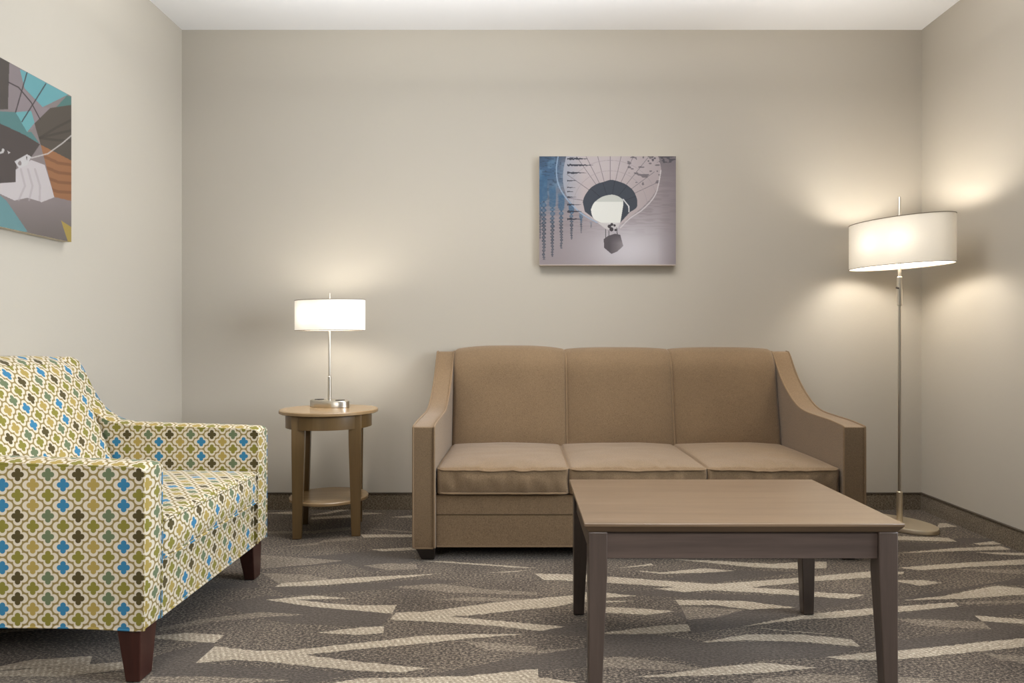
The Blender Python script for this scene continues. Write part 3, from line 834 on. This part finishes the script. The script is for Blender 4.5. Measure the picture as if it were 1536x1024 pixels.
def paint_abstract(a, b):
    """a = zoomed photo column on the left wall print, b = row"""
    x, y = a, b
    img = np.zeros(x.shape + (3,)) + np.array([134, 121, 119])
    over(img, np.clip((y - 780) / 190, 0, 1), (106, 96, 90), 0.9)
    P = lambda pts, c, al=1.0: over(img, inside(pts, x, y), c, al)
    P([(-900, -400), (0, 60), (48, 110), (40, 332), (-900, 360)], (82, 74, 68))
    P([(45, 110), (95, 140), (130, 150), (75, 346), (38, 332)], (136, 123, 124))
    P([(95, 140), (130, 155), (326, 262), (205, 322), (118, 232)], (98, 162, 168))
    P([(110, 230), (205, 322), (242, 326), (190, 382), (150, 432), (75, 346)], (140, 126, 128))
    P([(75, 346), (150, 340), (166, 397), (130, 442)], (100, 164, 166))
    P([(-900, 300), (75, 346), (130, 442), (150, 440), (190, 497), (120, 460), (-900, 200)], (82, 126, 124))
    P([(322, 266), (350, 275), (350, 312), (270, 322)], (80, 122, 116))
    P([(242, 326), (350, 310), (350, 584), (195, 502), (165, 400)], (88, 79, 69))
    P([(-900, 210), (0, 400), (120, 456), (192, 500), (150, 562), (80, 582), (76, 682), (0, 687), (-900, 640)], (82, 72, 68))
    P([(-900, 640), (0, 687), (76, 682), (75, 622), (150, 575), (215, 600), (262, 754), (200, 778), (130, 757), (70, 770), (0, 738), (-900, 560)], (194, 184, 183))
    P([(195, 502), (350, 582), (350, 774), (260, 753), (226, 622)], (156, 103, 66))
    for k in range(4):
        over(img, inside([(195, 502), (350, 582), (350, 774), (260, 753), (226, 622)], x, y) & (seg_dist(x, y, [(215, 560 + 48 * k), (280, 590 + 46 * k), (350, 600 + 44 * k)]) < 7), (118, 76, 50), 0.55)
    for k in range(3):
        over(img, seg_dist(x, y, [(100 + 34 * k, 620), (120 + 36 * k, 700), (90 + 50 * k, 768)]) < 5, (168, 158, 158), 0.55)
    for k in range(3):
        over(img, inside([(242, 326), (350, 310), (350, 584), (195, 502), (165, 400)], x, y) & (seg_dist(x, y, [(190, 470), (270, 420 + 30 * k), (350, 380 + 52 * k)]) < 6), (70, 62, 55), 0.6)
    P([(-900, 300), (0, 745), (30, 770), (132, 918), (-900, 1200)], (98, 142, 145))
    P([(293, 866), (350, 902), (350, 975), (326, 968)], (170, 144, 66))
    for ln in ([(40, 203), (90, 228), (150, 300), (192, 380)], [(130, 155), (75, 346)], [(220, 210), (105, 392)]):
        over(img, seg_dist(x, y, ln) < 3, (66, 58, 58), 0.85)
    over(img, seg_dist(x, y, [(150, 566), (230, 545), (300, 495), (350, 452)]) < 3, (196, 188, 182), 0.85)
    over(img, inside([(70, 582), (130, 548), (150, 560), (130, 600), (90, 615)], x, y) & (vnoise(x, y, 16, 16, 31) > 0.35), (196, 190, 188))
    over(img, (vnoise(x, y, 14, 12, 33) > 0.72) & inside([(0, 510), (50, 540), (20, 560), (-40, 540)], x, y), (190, 184, 180))
    grey = img.mean(axis=2, keepdims=True)
    return (grey + (img - grey) * 0.84) * 0.88

def canvas(name, label, w, h, nx, ny, paint, place, depth=0.035):
    """place(s, t, k): s right 0..1, t down 0..1, k = 0 at the wall, 1 at the front"""
    root = thing(name, label, 'wall art', place(0.5, 1.0, 0))
    off = tuple(root.location)
    mb = MB(); c = [place(0, 0, 0), place(1, 0, 0), place(1, 1, 0), place(0, 1, 0), place(0, 0, .985), place(1, 0, .985), place(1, 1, .985), place(0, 1, .985)]
    mb.add(c, [(0, 1, 2, 3), (4, 7, 6, 5), (0, 4, 5, 1), (1, 5, 6, 2), (2, 6, 7, 3), (3, 7, 4, 0)])
    mb.build('stretched_canvas', M['canvas'], root, off, bevel=0.002)
    S, T = np.meshgrid(np.linspace(0, 1, nx), np.linspace(0, 1, ny))
    img = np.clip(paint(S, T) / 255, 0, 1)
    L = np.where(img <= 0.04045, img / 12.92, ((img + 0.055) / 1.055) ** 2.4)
    m = MB(); o, a, b, f = (Vector(place(0, 0, 1)), Vector(place(1, 0, 1)), Vector(place(0, 1, 1)), None)
    vs = [tuple(o + (a - o) * s + (b - o) * t) for s, t in zip(S.ravel(), T.ravel())]
    fs = [(j * nx + i, (j + 1) * nx + i, (j + 1) * nx + i + 1, j * nx + i + 1) for j in range(ny - 1) for i in range(nx - 1)]
    m.add(vs, fs)
    ob = m.build('print', M['print'], root, off)
    at = ob.data.color_attributes.new('print', 'FLOAT_COLOR', 'POINT')
    at.data.foreach_set('color', np.concatenate([L.reshape(-1, 3), np.ones((nx * ny, 1))], 1).astype(np.float32).ravel())
    return root

cx0, cx1, cz0, cz1, cd = 0.098, 0.873, 1.391, 2.010, 0.036
canvas('canvas_print', 'unframed canvas of a hot-air balloon photo in grey and blue above the sofa', cx1 - cx0, cz1 - cz0, 420, 336,
       lambda s, t: paint_balloon(s * 1000, t * 797), lambda s, t, k: (cx0 + (cx1 - cx0) * s, -0.001 - cd * k, cz1 - (cz1 - cz0) * t))
ly0, ly1, lz0, lz1 = -1.815, -1.037, 1.381, 2.000
XA = XL + 0.036
def abs_paint(s, t):
    yv = ly0 + (ly1 - ly0) * s; zv = lz1 - (lz1 - lz0) * t; d = yv - CAMY
    return paint_abstract((CX + XA * F / d) * 3.2, (CY - (zv - CAMZ) * F / d - 60) * 3.2)
canvas('canvas_print', 'unframed canvas of teal, orange and brown shapes on the left wall', 0.775, 0.619, 420, 336,
       abs_paint, lambda s, t, k: (XL + 0.001 + 0.035 * k, ly0 + (ly1 - ly0) * s, lz1 - (lz1 - lz0) * t))

# ------------------------------------------------------------------ light
w = bpy.data.worlds.new('room_beyond'); sc.world = w; w.use_nodes = True
bg = w.node_tree.nodes['Background']; bg.inputs[0].default_value = (0.92, 0.96, 1.0, 1); bg.inputs[1].default_value = 0.07

def area(name, loc, aim, sx, sy, power, col):
    L = bpy.data.lights.new(name, 'AREA'); L.shape = 'RECTANGLE'; L.size = sx; L.size_y = sy; L.energy = power; L.color = col
    o = bpy.data.objects.new(name, L); COL.objects.link(o); o.location = loc
    o.rotation_euler = (Vector(aim) - Vector(loc)).to_track_quat('-Z', 'Y').to_euler(); return o
dw = area('assumed_daylight', (2.25, -2.4, 1.5), (-1.9, -2.3, 1.4), 1.6, 1.5, 52, (0.85, 0.925, 1.0)); dw.data.spread = R(115)  # assumed cool daylight from the right, no window built; brightens the left wall
area('ceiling_fill', (0.17, -1.1, 2.42), (0.17, -1.1, 3), 3.2, 0.45, 35, (1.0, 0.99, 0.98))  # added up-facing fill with no fixture, brightens the ceiling
dl = area('sofa_top_fill', (0.3, -1.0, 2.73), (0.3, -1.0, 0), 2.6, 0.5, 11, (1.0, 0.93, 0.83)); dl.data.spread = R(110)  # unseen overhead fill, added to lift the sofa seat and other tops
rl = area('chair_fill', (-1.3, -3.9, 1.5), (-1.5, -2.05, 0.4), 0.6, 0.6, 4.2, (1.0, 0.97, 0.94)); rl.data.spread = R(72)  # fill added beside the camera to brighten the armchair's near side
el = area('table_floor_fill', (0.5, -3.45, 1.75), (0.5, -2.35, 0.0), 0.8, 0.5, 5.5, (1.0, 0.97, 0.95)); el.data.spread = R(64)  # added fill without a fixture, for the floor and coffee table front

# ------------------------------------------------------------------ camera
cam = bpy.data.cameras.new('camera'); co = bpy.data.objects.new('camera', cam); COL.objects.link(co)
co.location = (0, CAMY, CAMZ); co.rotation_euler = (R(90), 0, 0)
cam.sensor_width = 36; cam.lens = F / 1536 * 36
cam.shift_x = -(CX - 768) / 1536; cam.clip_start = 0.05
sc.camera = co
vs = sc.view_settings; vs.view_transform = 'Standard'; vs.look = 'None'; vs.gamma = 1; vs.exposure = 0.35; vs.use_curve_mapping = False
sc.cycles.use_denoising = True
sc.cycles.max_bounces = 10; sc.cycles.diffuse_bounces = 6; sc.cycles.sample_clamp_indirect = 4
